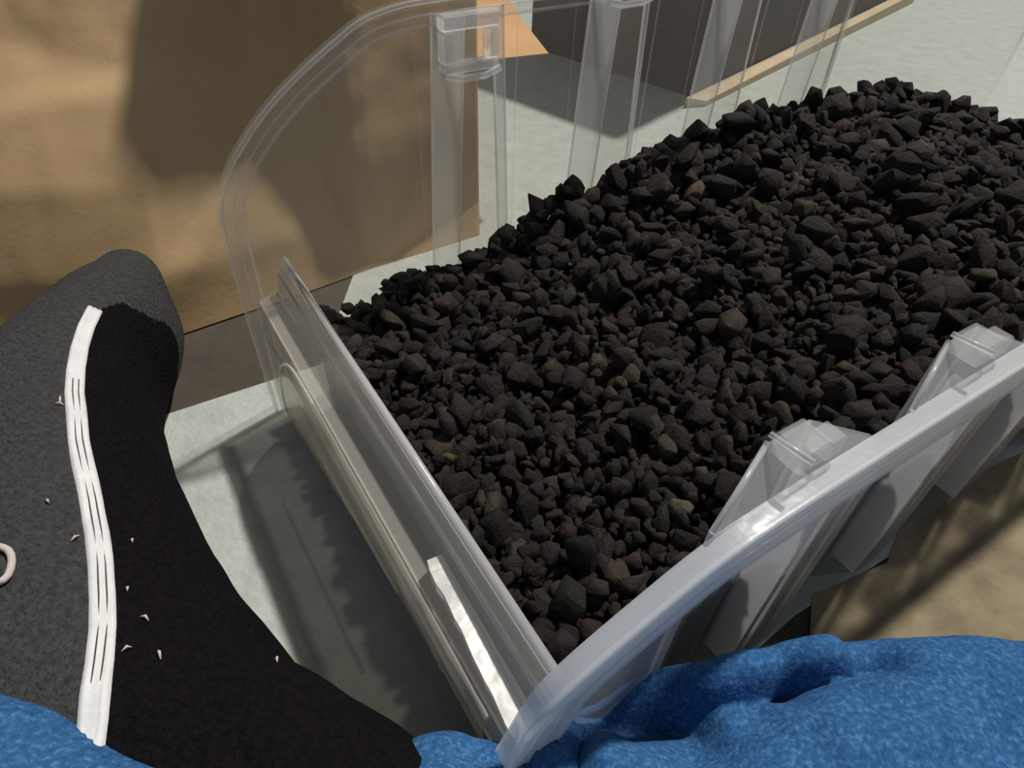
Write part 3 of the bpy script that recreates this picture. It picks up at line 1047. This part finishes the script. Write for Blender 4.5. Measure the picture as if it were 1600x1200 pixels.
# blue fleece over the lap
HEM = [((-400, 950), 0.15), ((-80, 1052), 0.180), ((0, 1092), 0.180), ((100, 1137), 0.180), ((210, 1204), 0.180), ((400, 1250), 0.16), ((560, 1225), 0.135), ((600, 1192), 0.13), ((645, 1163), 0.13), ((700, 1152), 0.13), ((755, 1160), 0.125), ((800, 1160), 0.12),
       ((880, 1112), 0.12), ((940, 1080), 0.12), ((1000, 1052), 0.12), ((1060, 1040), 0.12), ((1100, 1046), 0.12), ((1180, 1028), 0.12), ((1270, 1011), 0.12), ((1430, 1006), 0.125), ((1600, 1011), 0.13), ((1800, 1020), 0.13), ((2100, 1080), 0.13)]
hp = [at(*q, z) for q, z in HEM]
hem = []
for i in range(len(hp) - 1):
    p0, p1, p2, p3 = hp[max(i - 1, 0)], hp[i], hp[i + 1], hp[min(i + 2, len(hp) - 1)]
    for k in range(12):
        t = k / 12
        hem.append(0.5 * ((2 * p1) + (p2 - p0) * t + (2 * p0 - 5 * p1 + 4 * p2 - p3) * t * t + (3 * p1 - p0 - 3 * p2 + p3) * t ** 3))
hem.append(hp[-1])
PRO = [(-0.022, -0.075), (-0.006, -0.040), (0.0, -0.008), (-0.006, 0.010), (-0.022, 0.022), (-0.050, 0.030), (-0.085, 0.038), (-0.125, 0.050), (-0.165, 0.075), (-0.20, 0.12), (-0.225, 0.19), (-0.235, 0.27), (-0.24, 0.36)]
PROF = smooth_curve(PRO, 5)
def ridge(p, a, b, w):
    a, b = Vector(a), Vector(b)
    d = b - a
    u = max(0, min(1, (p - a).dot(d) / d.length_squared))
    r = (p - (a + d * u)).length
    return math.exp(-(r / w) ** 2)
def xy(x, y, z=0.14):
    q = at(x, y, z)
    return Vector((q.x, q.y))
FOLDS = [(xy(975, 1100), xy(1050, 1115), 0.022, -0.042), (xy(1100, 1052), xy(1290, 1018), 0.009, 0.014), (xy(1110, 1118), xy(1240, 1070), 0.011, -0.020), (xy(1240, 1070), xy(1390, 1040), 0.009, -0.014),
         (xy(1000, 1200), xy(1140, 1118), 0.010, 0.010), (xy(1140, 1118), xy(1260, 1085), 0.009, 0.006), (xy(1090, 1200), xy(1200, 1130), 0.008, -0.007),
         (xy(960, 1125), xy(945, 1195), 0.009, 0.011), (xy(885, 1130), xy(860, 1190), 0.008, 0.006), (xy(915, 1130), xy(905, 1190), 0.006, -0.009),
         (xy(1300, 1185), xy(1450, 1160), 0.006, 0.004), (xy(640, 1195), xy(780, 1185), 0.010, -0.006), (xy(1540, 1195), xy(1650, 1140), 0.008, -0.006)]
bm = bmesh.new()
grid = []
for h in hem:
    row = []
    for (dy, dz) in PROF:
        toward = Vector((0.02 - h.x, -0.25 - h.y, 0))
        k = -dy / 0.24
        p = Vector((h.x + (0.02 - h.x) * 0.55 * max(0, k - 0.25), h.y + dy, h.z + dz * (1.0 if dz > 0 else min(1.0, h.z / 0.09))))
        p.y = p.y if k < 0.6 else p.y - (k - 0.6) * 0.25 * (h.y + 0.05)
        q2 = Vector((p.x, p.y))
        for a, b, w, hgt in FOLDS:
            p.z += 1.25 * hgt * ridge(q2, a, b, w) * (1.0 if dz > 0 else 0.5)
        v = Vector((p.x * 16, p.y * 16, p.z * 10))
        p += Vector((0, 0.3, 1.0)) * (0.005 * noise.noise(v) + 0.0022 * noise.noise(v * 2.7) + 0.0007 * noise.noise(v * 11))
        row.append(bm.verts.new(p))
    grid.append(row)
for A, B in zip(grid[:-1], grid[1:]):
    for k in range(len(PROF) - 1):
        bm.faces.new((A[k], A[k + 1], B[k + 1], B[k]))
fle = obj('fleece_top', bm, M_FLEECE, person, True)
sd = fle.modifiers.new('thick', 'SOLIDIFY')
sd.thickness = 0.004
sd.offset = -1
fle['label'] = 'blue fleece top spread over the lap'

# lint and thread bits on the trouser leg
LINT = [((219, 965), (232, 972)), ((190, 1020), (206, 1013)), ((247, 1018), (251, 1032)), ((94, 620), (93, 634)), ((86, 632), (100, 634)), ((110, 848), (124, 838)), ((203, 845), (206, 850)), ((428, 1033), (432, 1037)), ((72, 784), (77, 788)), ((196, 920), (198, 926))]
LINTL = ['brightest white lint fibre on the black panel right of the piping', 'slanted lint fibre touching the right edge of the piping low down', 'short upright lint fibre right of the brightest one',
         'upright arm of the pink lint cross left of the piping', 'level arm of the pink lint cross left of the piping', 'faint slanted lint hair at the left edge of the piping',
         'tiny lint speck on the black panel high above the brightest fibre', 'lone lint speck at the edge of the trouser leg beside the paper', 'tiny lint speck on the charcoal panel level with the bend', 'small lint speck just above the brightest fibre']
for k, (a, b) in enumerate(LINT):
    pa, na = on_leg(*a)
    pb, nb_ = on_leg(*b)
    if pa is None or pb is None:
        continue
    bm = bmesh.new()
    m_ = (pa + pb) / 2 + na * 0.0022
    add_tube(bm, [pa + na * 0.0006, m_, pb + nb_ * 0.0006], [0.0003, 0.0007, 0.0003], 6)
    o = obj('lint_fibre', bm, M_LINT, None, True)
    tag(o, LINTL[k], 'lint', 'lint on the trouser leg')
loop = []
for (x, y) in [(-2, 858), (6, 860), (14, 864), (19, 872), (20, 882), (18, 894), (14, 904), (7, 911), (-2, 915)]:
    h, n_ = on_leg(x, y)
    if h is not None:
        loop.append(h + n_ * 0.0022)
if len(loop) > 3:
    bm = bmesh.new()
    add_tube(bm, loop, 0.0017, 8)
    o = obj('thread_loop', bm, M_LINT, None, True)
    tag(o, 'curled pinkish-grey thread loop lying on the charcoal trouser leg', 'thread')
